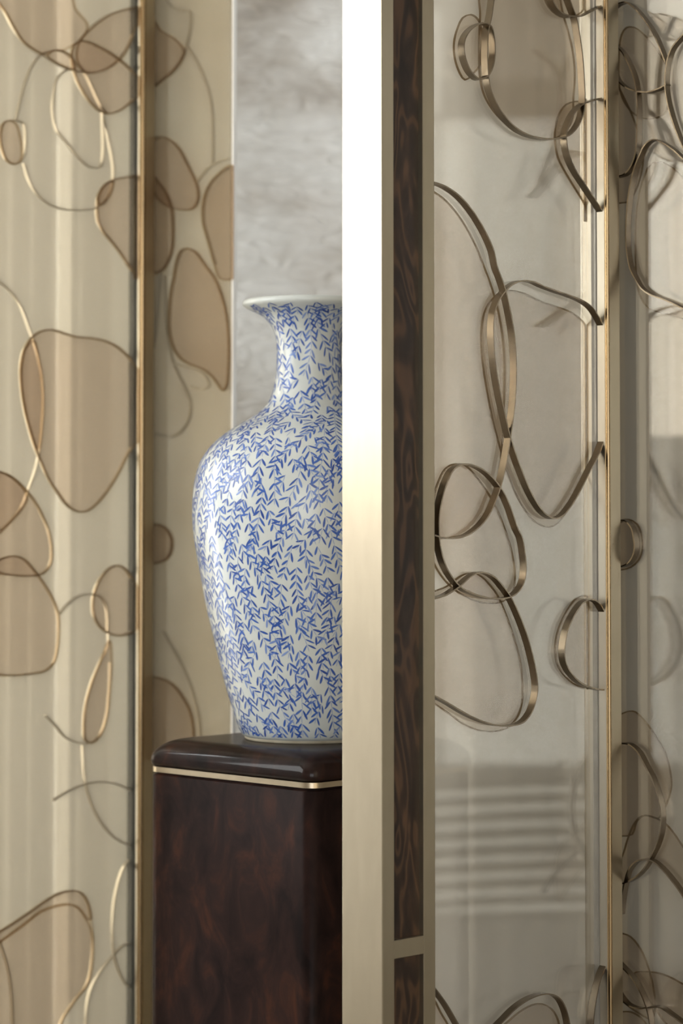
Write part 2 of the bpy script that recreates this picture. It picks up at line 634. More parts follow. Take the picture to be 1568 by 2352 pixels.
def c5(*p): return cr(980, 0, K, p)
def c6(*p): return cr(980, 600, K, p)
def c7(*p): return cr(980, 1200, K, p)
def c8(*p): return cr(980, 1740, K, p)
def l1(*p): return cr(0, 0, 2.8, p)
def l2(*p): return cr(0, 600, 2.8, p)
def l3(*p): return cr(0, 1200, 2.8, p)
def l4(*p): return cr(0, 1740, 2.8, p)


R2 = math.sqrt(0.5)
U1, N1 = V((R2, R2, 0)), V((R2, -R2, 0))      # leaf running away to the right
U2, N2 = V((R2, -R2, 0)), V((-R2, -R2, 0))    # leaf running back towards the viewer
ZT = 2.75                                     # height of the screens

# ------------------------------------------------------------------ near folding screen (right)
D0 = 3.45
p0 = at_depth(877, HORIZON, D0)
scr = empty('folding_screen', (p0.x, p0.y, 0), 'near champagne metal folding screen with veneer strip and dark bronze loops, right of vase', 'folding screen')
A = Leaf((p0.x, p0.y, 0), U1, N1, scr)
TH = 0.080
sA, sB, sC = A.s_at(904.5), A.s_at(972), A.s_at(998.5)
sJ, sK, sE = A.s_at(1394), A.s_at(1401), A.s_at(1425)
zx0, zx1 = A.pix(938, 2197, 0).z, A.pix(938, 2155, 0).z
A.bar('end_face', 0, .0014, -.0004, -TH, 0, ZT, 'champagne_metal', .0004, label='bright satin metal end face')  # same metal as the stiles, a thin skin left undarkened
A.bar('stile', .0014, sA, 0, -TH, 0, ZT, 'stile_champagne_shaded', .0008)
A.bar('stile', sB, sC, 0, -TH, 0, ZT, 'stile_champagne_shaded', .0013)
A.bar('post_core', sA, sB, -.030, -TH, 0.02, ZT - .02, 'champagne_metal')
A.bar('veneer_panel', sA, sB, -.009, -.030, zx1, ZT - .06, 'burl_veneer', label='long dark figured wood veneer strip')
A.bar('veneer_panel', sA, sB, -.009, -.030, 0.06, zx0, 'burl_veneer', label='lower dark wood veneer strip with swirling grain')
A.bar('cross_rail', sA, sB, 0, -.030, zx0, zx1, 'stile_champagne_shaded', .0006)
A.bar('cross_rail', sA, sB, 0, -.030, 0.0, 0.06, 'champagne_metal', .0006)
A.bar('cross_rail', sA, sB, 0, -.030, ZT - .06, ZT, 'champagne_metal', .0006)


def glazing(L, s0, s1, far=False, zt=ZT):
    """clear pane, hazy pane and the rails that hold them"""
    if far:
        L.bar('glass_pane', s0 + .001, s1 - .001, -.0175, -.0205, .08, zt - .08, 'hazy_glass_far', label='cloudy bronze tinted glass pane')
        L.bar('hazy_pane', s0 + .001, s1 - .001, -.0300, -.0340, .08, zt - .08, 'hazy_glass_back', label='glass pane with the room reflection painted as beige haze')
    else:
        L.bar('glass_pane', s0 + .001, s1 - .001, -.0205, -.0240, .08, zt - .08, 'clear_glass', label='clear glass pane')
        L.bar('hazy_pane', s0 + .001, s1 - .001, -.0470, -.0510, .08, zt - .08, 'reflection_haze_glass', label='glass pane with the room reflection painted as beige haze')
    L.bar('rail', s0, s1, -.001, -TH + .001, 0, .08, 'champagne_metal')
    L.bar('rail', s0, s1, -.001, -TH + .001, zt - .08, zt, 'champagne_metal')


def far_stile(L, sj, sk, se, far=False, zt=ZT):
    """the stile seen across the leaf with its stepped glazing jamb"""
    L.bar('stile', sk, se, 0, -TH, 0, zt, 'champagne_metal' if far else 'stile_champagne_shaded', .0008)
    L.bead('bead_moulding', sj + .0015, sk, -.0005, 0.08, zt - .08, 'gold_bead_metal')
    if far:
        L.bar('glazing_jamb', sj + .0005, sk, -.004, -.0085, .08, zt - .08, 'jamb_metal_glare')
        L.bar('gasket', sj - .0005, sk, -.0085, -.0360, .08, zt - .08, 'gasket_dark')
        L.bar('stile_back', sj, sk, -.0360, -TH, .08, zt - .08, 'gasket_dark')
    else:
        L.bar('glazing_jamb', sj + .0005, sk, -.004, -.0195, .08, zt - .08, 'jamb_metal_glare')
        L.bar('gasket', sj - .0005, sk, -.0195, -.0300, .08, zt - .08, 'gasket_grey')
        L.bar('glazing_jamb', sj, sk, -.0300, -.0520, .08, zt - .08, 'jamb_metal_glare')
        L.bar('stile_back', sj, sk, -.0520, -TH, .08, zt - .08, 'gasket_grey')


glazing(A, sC, sJ)
far_stile(A, sJ, sK, sE)

RT = -.0137
ribA = [
    (c5((402, -60), (392, 10), (378, 110), (360, 190), (354, 320), (357, 440), (372, 540), (412, 640), (482, 740), (570, 812), (680, 848), (790, 850), (862, 826), (915, 765), (942, 690), (950, 600), (945, 480), (935, 340), (915, 200), (898, 110), (876, 50), (850, -20), (835, -60)), 0),
    (c5((345, 142), (300, 152), (250, 188), (218, 240), (210, 300), (226, 380), (262, 450), (310, 487), (355, 470), (385, 420), (400, 340), (397, 240), (380, 168)), 1),
    (c5((1078, 610), (1050, 605), (1000, 618), (940, 640), (890, 690), (855, 760), (838, 820), (838, 870), (857, 960), (892, 1040), (950, 1130), (1010, 1220), (1055, 1290), (1076, 1325)), 0),
    (c5((742, -30), (765, 30), (808, 80), (868, 102), (930, 101), (990, 73), (1040, 45), (1074, 28)), 0),
    (c5((20, 1118), (48, 1125), (100, 1145), (180, 1200), (260, 1290), (330, 1400), (390, 1530)) + c6((415, 40), (442, 110), (467, 190), (492, 300), (515, 430), (527, 560), (530, 680), (525, 820), (514, 940), (500, 1040), (490, 1110), (475, 1200), (460, 1280), (438, 1370), (410, 1450), (360, 1560), (290, 1640), (200, 1690), (120, 1697), (70, 1690), (30, 1678)), 0),
    (c6((1080, 428), (1045, 360), (1000, 290), (950, 250), (870, 215), (780, 185), (700, 155), (640, 128), (580, 120), (530, 132), (475, 172), (430, 232), (402, 300), (390, 400), (393, 520), (406, 650), (431, 800), (461, 940), (491, 1070), (522, 1170), (562, 1280), (612, 1400), (662, 1490), (712, 1550), (762, 1575), (812, 1560), (872, 1490), (930, 1390), (985, 1280), (1032, 1190), (1078, 1072)), 0),
    (c6((58, 1560), (77, 1450), (112, 1340), (152, 1272), (205, 1244), (270, 1251), (340, 1286), (400, 1342), (450, 1412), (492, 1502), (540, 1640)) + c7((565, 90), (582, 180), (590, 270), (582, 350), (555, 410), (510, 450), (450, 466), (370, 463), (290, 443), (200, 402), (142, 340), (92, 250), (64, 140), (57, 40)), 1),
    (c7((20, 470), (45, 463), (100, 445), (150, 415), (190, 387), (240, 342), (290, 310), (340, 307), (400, 337), (450, 392), (497, 457), (542, 550), (592, 680), (627, 800), (652, 920), (661, 1010), (650, 1090), (620, 1170), (570, 1225), (500, 1244), (420, 1242), (330, 1219), (220, 1169), (120, 1109), (45, 1068), (10, 1045)), 0),
    (c7((1088, 592), (1062, 530), (1030, 485), (990, 470), (940, 492), (890, 560), (852, 640), (830, 740), (825, 810), (842, 880), (882, 940), (940, 990), (1010, 1015), (1060, 1024), (1093, 1022)), 0),
    (c8((20, 1395), (55, 1440), (105, 1510), (155, 1595), (190, 1660), (230, 1760)), 0),
    (c8((370, 1690), (460, 1602), (530, 1532), (610, 1477), (690, 1448), (750, 1448), (800, 1476), (835, 1540), (855, 1620), (862, 1680), (868, 1760)), 0),
    (c8((1105, 1262), (1086, 1268), (1062, 1312), (1037, 1390), (1018, 1480), (1005, 1580), (1002, 1660), (1006, 1760)), 0),
]
for i, (pts, cl) in enumerate(ribA):
    A.ribbon(pts, RT + 0.00015 * (i % 3), closed=bool(cl))
TT = -.0440
smx, smn = sJ - .002, sC + .0005
inA = [
    c5((265, 90), (215, 110), (185, 170), (165, 240), (162, 320), (185, 420), (230, 490), (290, 440), (320, 400), (330, 300), (328, 160), (300, 110)),
    c5((335, -60), (322, 100), (316, 300), (322, 480), (350, 590), (420, 700), (520, 790), (640, 845), (770, 850), (840, 810), (885, 740), (893, 600), (902, 450), (888, 310), (860, 190), (830, 90), (780, -60)),
    c5((905, 622), (850, 640), (805, 700), (782, 790), (782, 880), (800, 970), (840, 1050), (900, 1150), (950, 1230), (1000, 1310), (1060, 1370), (1100, 1300), (1100, 640), (960, 625)),
    c5((720, -30), (740, 40), (790, 90), (840, 108), (900, 100), (960, 60), (1000, -30)),
    c5((-10, 1150), (45, 1180), (100, 1220), (180, 1310), (250, 1420), (310, 1540)) + c6((340, 20), (375, 110), (405, 200), (440, 340), (462, 480), (472, 640), (470, 800), (465, 960), (460, 1060), (452, 1180), (438, 1270), (400, 1440), (340, 1560), (250, 1660), (150, 1690), (45, 1700), (-20, 1690), (-20, 600)),
    c6((1060, 540), (1015, 470), (980, 410), (930, 350), (870, 310), (780, 275), (700, 250), (640, 220), (570, 190), (500, 180), (440, 195), (390, 240), (350, 310), (330, 420), (330, 540), (345, 680), (370, 830), (400, 980), (435, 1110), (480, 1260), (530, 1400), (580, 1500), (640, 1580), (700, 1620), (750, 1628), (800, 1600), (870, 1500), (930, 1400), (980, 1280), (1015, 1180), (1060, 1080)),
    c6((45, 1420), (70, 1340), (110, 1270), (170, 1240), (230, 1250), (290, 1310), (350, 1390), (400, 1470), (450, 1580), (490, 1690)) + c7((505, 140), (525, 230), (535, 310), (530, 400), (500, 460), (440, 490), (360, 495), (280, 475), (190, 430), (120, 370), (60, 290), (30, 220), (28, 20)),
    c7((0, 440), (45, 420), (120, 390), (200, 330), (250, 312), (310, 320), (370, 370), (430, 450), (470, 540), (510, 650), (550, 780), (575, 900), (582, 1020), (575, 1120), (545, 1200), (490, 1255), (420, 1278), (330, 1275), (230, 1240), (130, 1170), (45, 1110), (0, 1080)),
    c7((1050, 480), (1015, 462), (960, 448), (910, 465), (860, 530), (810, 630), (785, 720), (782, 800), (800, 880), (850, 950), (920, 1000), (1010, 1012), (1060, 1010)),
    c8((450, 1660), (500, 1610), (560, 1560), (640, 1515), (700, 1508), (760, 1540), (800, 1610), (810, 1680), (815, 1780), (420, 1780)),
    c8((0, 1430), (40, 1480), (80, 1560), (130, 1650), (160, 1780), (0, 1780)),
]
for i, pts in enumerate(inA):
    A.inlay(pts, TT + 0.0030 - 0.0009 * (i % 4), smin=smn, smax=smx)

# second leaf of the near screen, folding back towards the viewer
pF = A.pt(sE, 0, 0)
B = Leaf(pF, U2, N2, scr)
BW = 0.50
B.bar('stile', -TH, -TH + .027, -.0005, -TH, 0, ZT, 'champagne_metal', .0008)
B.bar('stile', BW, BW + .027, 0, -TH, 0, ZT, 'champagne_metal', .0008)
glazing(B, -TH + .027, BW)
ribB = [
    (c5((1140, 60), (1165, 38), (1190, 23), (1230, 16), (1280, 50), (1340, 120), (1400, 210), (1440, 300), (1472, 385)), 0),
    (c5((1650, 130), (1600, 195), (1555, 242), (1510, 300), (1485, 370), (1475, 430), (1470, 500), (1476, 580), (1497, 680), (1532, 790), (1577, 900), (1640, 1030)), 0),
    (c5((1140, 265), (1165, 282), (1200, 312), (1240, 380), (1277, 470), (1295, 560), (1302, 680), (1300, 800), (1295, 900), (1280, 980), (1250, 1040), (1215, 1072), (1170, 1085)), 0),
    (c5((1150, 430), (1180, 495), (1230, 538), (1290, 560), (1350, 566), (1410, 553), (1455, 533), (1478, 517)), 0),
    (c5((1700, 1080), (1600, 995), (1520, 920), (1460, 880), (1410, 857), (1380, 862), (1345, 892), (1323, 935), (1295, 1000), (1270, 1080), (1247, 1200), (1234, 1350), (1232, 1480), (1242, 1580)) + c6((1258, 50), (1280, 95), (1322, 165), (1380, 206), (1450, 231), (1520, 261), (1568, 286), (1660, 330)), 0),
    (c6((1170, 1600), (1195, 1588), (1225, 1590), (1262, 1630)) + c7((1278, 90), (1284, 160), (1270, 212), (1240, 252), (1200, 270), (1170, 276)), 0),
    (c7((1160, 1360), (1195, 1353), (1245, 1357), (1300, 1400), (1350, 1490), (1392, 1570), (1420, 1650)) + c8((1440, 290), (1448, 370), (1440, 460), (1415, 540), (1380, 610), (1340, 680), (1280, 737), (1215, 768), (1180, 775)), 0),
    (c8((1195, 960), (1207, 850), (1222, 770), (1245, 690), (1290, 637), (1340, 621), (1390, 631), (1450, 680), (1510, 750), (1568, 830), (1640, 960)), 0),
    (c8((1180, 1255), (1210, 1285), (1262, 1340), (1312, 1420), (1347, 1500), (1370, 1580), (1380, 1660), (1384, 1780)), 0),
    (c8((1180, 1440), (1205, 1475), (1240, 1512), (1310, 1535), (1370, 1528), (1440, 1528), (1490, 1560), (1568, 1620), (1660, 1700)), 0),
]
for i, (pts, cl) in enumerate(ribB):
    B.ribbon(pts, RT + 0.00015 * (i % 3), closed=bool(cl))
inB = [
    c5((1195, 215), (1225, 170), (1270, 168), (1330, 210), (1390, 280), (1440, 350), (1470, 400), (1478, 520), (1470, 680), (1430, 715), (1350, 728), (1280, 705), (1220, 640), (1185, 550), (1178, 350)),
    c6((1290, 120), (1305, 200), (1350, 278), (1420, 312), (1500, 328), (1568, 352), (1660, 390)) + c5((1700, 1220), (1620, 1140), (1540, 1055), (1480, 1010), (1420, 990), (1370, 1010), (1330, 1090), (1300, 1200), (1283, 1350), (1280, 1500), (1282, 1640)),
    c5((1150, 1240), (1200, 1242), (1235, 1236), (1270, 1190), (1300, 1120), (1325, 1010), (1325, 930), (1280, 760), (1220, 620), (1160, 520)),
    c7((1170, -5), (1205, -15), (1240, -18), (1290, 10), (1318, 80), (1322, 160), (1300, 230), (1250, 275), (1195, 290), (1160, 285)),
    c7((1150, 1190), (1195, 1172), (1240, 1156), (1280, 1160), (1340, 1220), (1400, 1300), (1450, 1380), (1485, 1480), (1500, 1580)) + c8((1498, 190), (1480, 260), (1440, 345), (1420, 372), (1340, 352), (1290, 387), (1260, 470), (1200, 480), (1150, 470)),
    c8((1160, 700), (1205, 590), (1235, 490), (1275, 400), (1320, 357), (1390, 365), (1465, 405), (1520, 470), (1570, 545), (1680, 700), (1680, 1010), (1600, 880), (1510, 752), (1450, 682), (1390, 633), (1340, 623), (1290, 640), (1247, 692), (1224, 770), (1200, 850)),
    c8((1160, 1075), (1205, 1078), (1250, 1097), (1310, 1170), (1360, 1290), (1390, 1410), (1400, 1530), (1380, 1600), (1300, 1565), (1200, 1490), (1150, 1440)),
    c8((1270, 1322), (1370, 1312), (1470, 1335), (1568, 1385), (1680, 1450), (1680, 1760), (1480, 1640), (1390, 1520), (1310, 1420)),
    c8((1150, 1565), (1205, 1556), (1250, 1557), (1300, 1582), (1350, 1640), (1370, 1780), (1150, 1780)),
]
for i, pts in enumerate(inB):
    B.inlay(pts, TT + 0.0030 - 0.0009 * (i % 4), smin=-TH + .03, smax=BW - .002)

# ------------------------------------------------------------------ far folding screen (left)
DF = 4.50
pf = at_depth(352, HORIZON, DF)
scr2 = empty('folding_screen', (pf.x, pf.y, 0), 'far blurred folding screen of cloudy amber glass with haze-paled looped ribbons, left of vase', 'folding screen')
C = Leaf((pf.x, pf.y, 0), U1, N1, scr2)
cJ, cK = C.s_at(319.5), C.s_at(330.5)
CS = -0.52
far_stile(C, cJ, cK, 0.0, True)
C.bar('stile', CS - .03, CS, 0, -TH, 0, ZT, 'champagne_metal', .0008)
glazing(C, CS, cJ, far=True)
FT = -.0252
ribC = [
    l1((-40, -20), (20, 60), (80, 180), (150, 270), (220, 325), (280, 358), (330, 390), (400, 427), (470, 455), (540, 465), (620, 467), (690, 440), (740, 400), (790, 350), (830, 280), (860, 190), (880, 120)),
    l1((100, 770), (130, 640), (170, 500), (215, 405), (270, 347), (340, 326), (390, 326), (430, 346), (480, 400), (530, 452), (570, 520), (610, 610), (650, 690), (690, 733)),
    l1((880, 490), (800, 412), (720, 350), (640, 305), (560, 269), (510, 266), (472, 292), (457, 350), (467, 440), (492, 520), (530, 590), (580, 660), (640, 715), (690, 733), (760, 715), (830, 665), (880, 590)),
    l1((500, 280), (520, 250), (590, 170), (680, 105), (780, 68), (880, 60)),
    l1((150, 1050), (180, 1150), (230, 1240), (310, 1310), (400, 1345), (500, 1352), (580, 1345), (640, 1325), (690, 1270), (718, 1200), (727, 1100), (715, 1000), (690, 880), (665, 780), (652, 720)),
    l1((890, 1142), (800, 1141), (730, 1156), (670, 1191), (635, 1251), (621, 1340), (626, 1420), (660, 1490), (720, 1560), (780, 1640), (830, 1720), (880, 1775)),
    l1((440, 440), (370, 500), (345, 600), (335, 700), (360, 830), (430, 920), (500, 1010), (570, 1070), (640, 1075), (660, 980), (655, 740)),
    l2((-40, 105), (60, 190), (130, 290), (180, 420), (215, 520), (250, 640), (270, 760), (278, 900), (270, 1060), (255, 1200), (225, 1340), (180, 1470), (130, 1590), (60, 1680), (-40, 1765)),
    l2((890, 710), (820, 611), (750, 551), (680, 516), (590, 496), (480, 486), (400, 461), (330, 441), (260, 451), (200, 491), (156, 560), (132, 660), (130, 760), (146, 900), (176, 1040), (216, 1180), (260, 1290), (310, 1400), (370, 1490), (430, 1570), (500, 1612), (560, 1605), (620, 1560), (700, 1460), (770, 1340), (830, 1220), (890, 1120)),
    l2((-40, 1358), (30, 1366), (100, 1410), (170, 1480), (230, 1560), (280, 1660)) + l3((310, 60), (330, 170), (320, 270), (270, 330), (180, 346), (80, 340), (-40, 312)),
    l3((-40, 262), (30, 226), (90, 216), (150, 236), (210, 300), (270, 380), (330, 480), (368, 580), (376, 700), (366, 820), (340, 910), (280, 960), (190, 976), (80, 986), (-40, 968)),
    l3((850, 385), (830, 340), (800, 297), (755, 276), (700, 296), (650, 350), (610, 430), (593, 520), (601, 600), (640, 670), (700, 716), (770, 730), (870, 690)),
    l3((380, 590), (430, 530), (490, 482), (560, 461), (640, 476), (680, 540), (690, 680), (690, 800), (640, 900), (580, 1050), (546, 1180), (536, 1300), (545, 1400), (580, 1420), (640, 1370), (680, 1260), (700, 1100), (708, 900)),
    l3((290, 1240), (350, 1300), (420, 1380), (500, 1416), (560, 1425)),
    l4((340, 275), (450, 210), (550, 171), (650, 156), (730, 166), (820, 200), (870, 240)),
    l4((530, -80), (535, 60), (552, 190), (592, 310), (650, 420), (730, 510), (810, 556), (870, 570)),
    l4((-40, 1148), (60, 1080), (180, 1000), (300, 916), (400, 866), (470, 856), (520, 871), (560, 930), (582, 1040), (596, 1180), (590, 1300), (560, 1450), (480, 1560), (400, 1680), (360, 1780)),
    l4((-20, 1150), (0, 1200), (40, 1320), (65, 1450), (75, 1560), (82, 1780)),
    l4((880, 620), (810, 680), (770, 760), (736, 900), (721, 1050), (723, 1180), (736, 1290), (770, 1390), (820, 1470), (880, 1500)),
    l4((880, 1185), (790, 1210), (720, 1280), (640, 1380), (580, 1490), (556, 1600), (546, 1780)),
]
for i, pts in enumerate(ribC):
    C.ribbon(pts, FT + 0.0002 * (i % 3), width=.008, material='hazed_bronze_metal')
C.ribbon(l1((60, 776), (20, 791), (0, 850), (6, 950), (40, 1030), (90, 1057), (130, 1040), (155, 980), (161, 880), (150, 800), (120, 779)), FT, width=.008, material='hazed_bronze_metal', closed=True)
inC = [
    l1((300, 360), (340, 326), (390, 326), (440, 352), (470, 400), (480, 452), (420, 432), (350, 400)),
    l1((920, 520), (860, 475), (800, 412), (720, 350), (640, 305), (560, 269), (510, 266), (472, 292), (457, 350), (467, 440), (492, 520), (530, 590), (580, 660), (640, 715), (690, 733), (760, 715), (830, 665), (920, 590)),
    l1((500, 285), (530, 240), (600, 170), (690, 105), (780, 68), (900, 50), (900, 140), (860, 190), (830, 280), (780, 370), (690, 440), (600, 468), (540, 462), (490, 380)),
    l1((60, 776), (20, 791), (0, 850), (6, 950), (40, 1030), (90, 1057), (128, 1030), (135, 950), (125, 880), (100, 800)),
    l1((920, 1141), (800, 1141), (730, 1156), (670, 1191), (635, 1251), (621, 1340), (626, 1420), (660, 1490), (720, 1560), (780, 1640), (830, 1720), (900, 1800)),
    l1((640, 1320), (622, 1280), (640, 1230), (670, 1190), (718, 1165), (722, 1190), (700, 1260)),
    l2((930, 720), (870, 680), (820, 611), (750, 551), (680, 516), (590, 496), (480, 486), (400, 461), (330, 441), (260, 451), (200, 491), (156, 560), (132, 660), (130, 760), (146, 900), (176, 1040), (216, 1180), (260, 1290), (310, 1400), (370, 1490), (430, 1570), (500, 1612), (560, 1605), (620, 1560), (700, 1460), (770, 1340), (830, 1220), (930, 1100)),
    l2((240, 1210), (258, 1100), (268, 950), (266, 800), (245, 640), (210, 510), (160, 560), (135, 660), (132, 760), (148, 900), (178, 1040)),
    l2((-40, 1358), (30, 1366), (100, 1410), (170, 1480), (230, 1560), (280, 1660)) + l3((310, 60), (328, 170), (320, 270), (270, 330), (180, 344), (80, 338), (-40, 310)),
    l2((-40, 1358), (30, 1366), (100, 1410), (150, 1470), (170, 1530), (60, 1680), (-40, 1760)),
    l3((-40, 262), (30, 226), (90, 216), (150, 236), (210, 300), (270, 380), (330, 480), (368, 580), (374, 700), (364, 820), (340, 905), (280, 955), (190, 972), (80, 982), (-40, 965)),
    l3((870, 400), (830, 340), (800, 297), (755, 276), (700, 296), (650, 350), (610, 430), (593, 520), (601, 600), (640, 670), (700, 714), (770, 728), (870, 690)),
    l3((545, 1400), (536, 1300), (546, 1180), (580, 1050), (640, 900), (700, 760), (712, 900), (700, 1100), (680, 1260), (640, 1370), (585, 1418)),
    l4((-40, 1220), (40, 1155), (150, 1075), (260, 992), (360, 956), (440, 946), (500, 970), (550, 1042), (582, 1120), (590, 1300), (560, 1450), (480, 1560), (400, 1680), (360, 1780), (-40, 1780)),
    l4((-40, 1148), (60, 1080), (180, 1000), (300, 916), (400, 866), (470, 856), (520, 871), (560, 930), (578, 1040), (560, 1040), (500, 965), (440, 942), (360, 950), (260, 985), (150, 1068), (40, 1148), (-40, 1210)),
    l1((-20, 10), (40, 90), (90, 180), (150, 270), (220, 322), (285, 352), (340, 325), (400, 325), (450, 300), (520, 250), (560, 170), (480, 60), (440, -40), (-40, -40)),
]
for i, pts in enumerate(inC):
    C.inlay(pts, -.0030 - 0.0028 * (i % 5), 'tinted_glass_far', 'smoke_edge_far', ew=.0045, et=.0030, smin=CS + .001, smax=cJ - .002)

E = Leaf((pf.x, pf.y, 0), U2, N2, scr2)
eE = E.s_at(538.0, -.0190)
E.bar('stile', -TH, -TH + .027, -.0005, -TH, 0, ZT, 'champagne_metal', .0008)
E.bar('glass_pane', -TH + .028, eE - .004, -.0175, -.0205, .02, ZT, 'hazy_glass_lifted', label='cloudy bronze tinted glass pane')
E.bar('hazy_pane', -TH + .028, E.s_at(530, -.034), -.0300, -.0340, .02, ZT, 'hazy_glass_back', label='glass pane with the room reflection painted as beige haze')
E.bar('edge_strip', eE - .004, eE, -.0150, -.0235, 0, ZT, 'white_lacquer', .0006, label='slim white edge strip')
E.bar('rail', -TH + .027, E.s_at(529, -.038), -.0235, -.0380, 0, .02, 'champagne_metal')
ribE = [
    l1((960, 915), (985, 902), (1040, 881), (1090, 896), (1150, 950), (1200, 1040), (1240, 1120), (1273, 1200), (1278, 1290), (1240, 1344), (1160, 1347), (1090, 1330), (1030, 1290), (985, 1230), (960, 1180)),
    l1((960, 1110), (985, 1130), (1030, 1180), (1080, 1260), (1110, 1360), (1116, 1480), (1110, 1600), (1080, 1690), (1040, 1743), (985, 1755), (960, 1755)),
    l1((1475, 1020), (1420, 1035), (1350, 1075), (1300, 1130), (1262, 1180)),
    l1((1475, 1076), (1400, 1130), (1340, 1210), (1311, 1310), (1311, 1430), (1340, 1540), (1385, 1700)),
    l1((1060, -20), (1110, 50), (1170, 71), (1220, 68), (1230, 140), (1215, 240), (1190, 330), (1140, 430), (1060, 505), (980, 560)),
    l1((1200, 290), (1270, 400), (1330, 540), (1365, 700), (1371, 900), (1370, 1060)),
    l2((1060, 90), (1070, 300), (1085, 500), (1110, 640), (1150, 730), (1200, 830), (1228, 920), (1215, 1020), (1160, 1100), (1100, 1130), (1000, 1110)),
    l2((1035, 60), (1022, 250), (1000, 460), (980, 560)),
    l2((1100, 652), (1180, 680), (1270, 702), (1330, 750), (1348, 800), (1300, 825), (1225, 806)),
    l3((960, 25), (985, 19), (1030, 15), (1080, 50), (1108, 110), (1104, 180), (1080, 230), (1030, 257), (985, 260), (960, 260)),
    l3((960, 1000), (985, 999), (1040, 1005), (1110, 1040), (1170, 1110), (1220, 1200), (1243, 1290), (1249, 1390), (1240, 1500)),
    l3((1050, 700), (1090, 770), (1140, 860), (1200, 980), (1250, 1120), (1280, 1250), (1292, 1400), (1290, 1500)),
]
for i, pts in enumerate(ribE):
    E.ribbon(pts, FT + 0.0002 * (i % 3), width=.008, material='hazed_bronze_metal')
b3 = l1((1120, 1790), (1140, 1680), (1170, 1612), (1210, 1598), (1260, 1620), (1320, 1700)) + l2((1385, 110), (1430, 220), (1463, 360), (1476, 520), (1474, 680), (1462, 800), (1438, 832), (1410, 800), (1370, 745), (1300, 690), (1230, 665), (1170, 630), (1120, 560), (1091, 450), (1091, 320), (1105, 180))
E.ribbon(b3, FT, width=.008, material='hazed_bronze_metal', closed=True)
inE = [
    l1((960, 915), (1040, 881), (1090, 896), (1150, 950), (1200, 1040), (1240, 1120), (1273, 1200), (1278, 1290), (1240, 1344), (1160, 1347), (1090, 1330), (1030, 1290), (985, 1230), (960, 1180)),
    l1((960, 1110), (1030, 1180), (1080, 1260), (1110, 1360), (1116, 1480), (1110, 1600), (1080, 1690), (1040, 1743), (960, 1755)),
    b3,
    l1((1500, 1065), (1400, 1130), (1340, 1210), (1311, 1310), (1311, 1430), (1340, 1540), (1385, 1700), (1420, 1790), (1500, 1790)),
    l3((960, 20), (1030, 15), (1080, 50), (1108, 110), (1104, 180), (1080, 230), (1030, 257), (960, 260)),
    l3((960, 1000), (1040, 1005), (1110, 1040), (1170, 1110), (1220, 1200), (1243, 1290), (1249, 1390), (1230, 1500), (960, 1500)),
    l1((980, 120), (1040, 200), (1120, 245), (1190, 330), (1140, 430), (1060, 505), (980, 560)),
]
for i, pts in enumerate(inE):
    E.inlay(pts, -.0030 - 0.0028 * (i % 5), 'tinted_glass_far', 'smoke_edge_far', ew=.0045, et=.0030, smin=-TH + .03, smax=E.s_at(530, -.007))

# ------------------------------------------------------------------ pedestal
VY = 4.0
AX = 710.0
vx = (AX - W / 2) / F * VY
pc = at_depth(714, HORIZON, VY)
ztop = at_depth(700, 1711, VY - .115).z
zcap = at_depth(357, 1757, VY).z
ped = empty('pedestal', (pc.x, pc.y, 0), 'square dark brown lacquered burl wood pedestal with a thin brass band, under the vase', 'pedestal')
HALF = 0.5 * math.sqrt(2) * (359 / F * VY) * 1.06     # half the side (corner roundness included)
ROT = math.radians(45 + 1.2)


def rounded_square(h, r_, n=8):
    pts = []
    for q in range(4):
        a0 = q * math.pi / 2
        cx, cy = (h - r_) * (1 if q in (0, 3) else -1), (h - r_) * (1 if q in (0, 1) else -1)
        for k in range(n + 1):
            a_ = a0 + math.pi / 2 * k / n
            pts.append((cx + r_ * math.cos(a_), cy + r_ * math.sin(a_)))
    return pts


def stack(rings):
    """loft of rounded squares (half side, corner radius, z)"""
    mb = MB()
    cs, sn = math.cos(ROT), math.sin(ROT)
    n = None
    vs = []
    for h, r_, z_ in rings:
        pts = rounded_square(h, r_)
        n = len(pts)
        vs += [V((pc.x + x * cs - y * sn, pc.y + x * sn + y * cs, z_)) for x, y in pts]
    fs = []
    for i in range(len(rings) - 1):
        for k in range(n):
            j = (k + 1) % n
            fs.append((i * n + k, i * n + j, (i + 1) * n + j, (i + 1) * n + k))
    fs += [tuple(range(n))[::-1], tuple(range((len(rings) - 1) * n, len(rings) * n))]
    mb.add(vs, fs)
    return mb


hc = ztop - zcap
rings = [(HALF - .006, .022, zcap), (HALF - .001, .026, zcap + .004), (HALF, .027, zcap + .009)]
for k in range(1, 11):
    a_ = math.pi / 2 * k / 10
    rr = hc - .009
    ins = rr * 1.15 * (1 - math.cos(a_))
    rings.append((HALF - ins, .027 + ins * .35, zcap + .009 + rr * math.sin(a_)))
stack(rings).build('cap', 'polished_burl', ped, smooth=True, sharp=60)
stack([(HALF - .004, .024, zcap - .0095), (HALF - .003, .025, zcap - .009), (HALF - .003, .025, zcap - .0005), (HALF - .004, .024, zcap)]).build('brass_band', 'brass_strip_metal', ped, smooth=True, sharp=60)
stack([(HALF - .008, .022, zcap - .0125), (HALF - .008, .022, zcap - .0095)]).build('shadow_gap', 'lacquered_burl', ped)
stack([(HALF - .003, .026, 0), (HALF - .003, .026, zcap - .0150), (HALF - .004, .025, zcap - .0138), (HALF - .006, .024, zcap - .0125)]).build('body', 'lacquered_burl', ped, smooth=True, sharp=60)

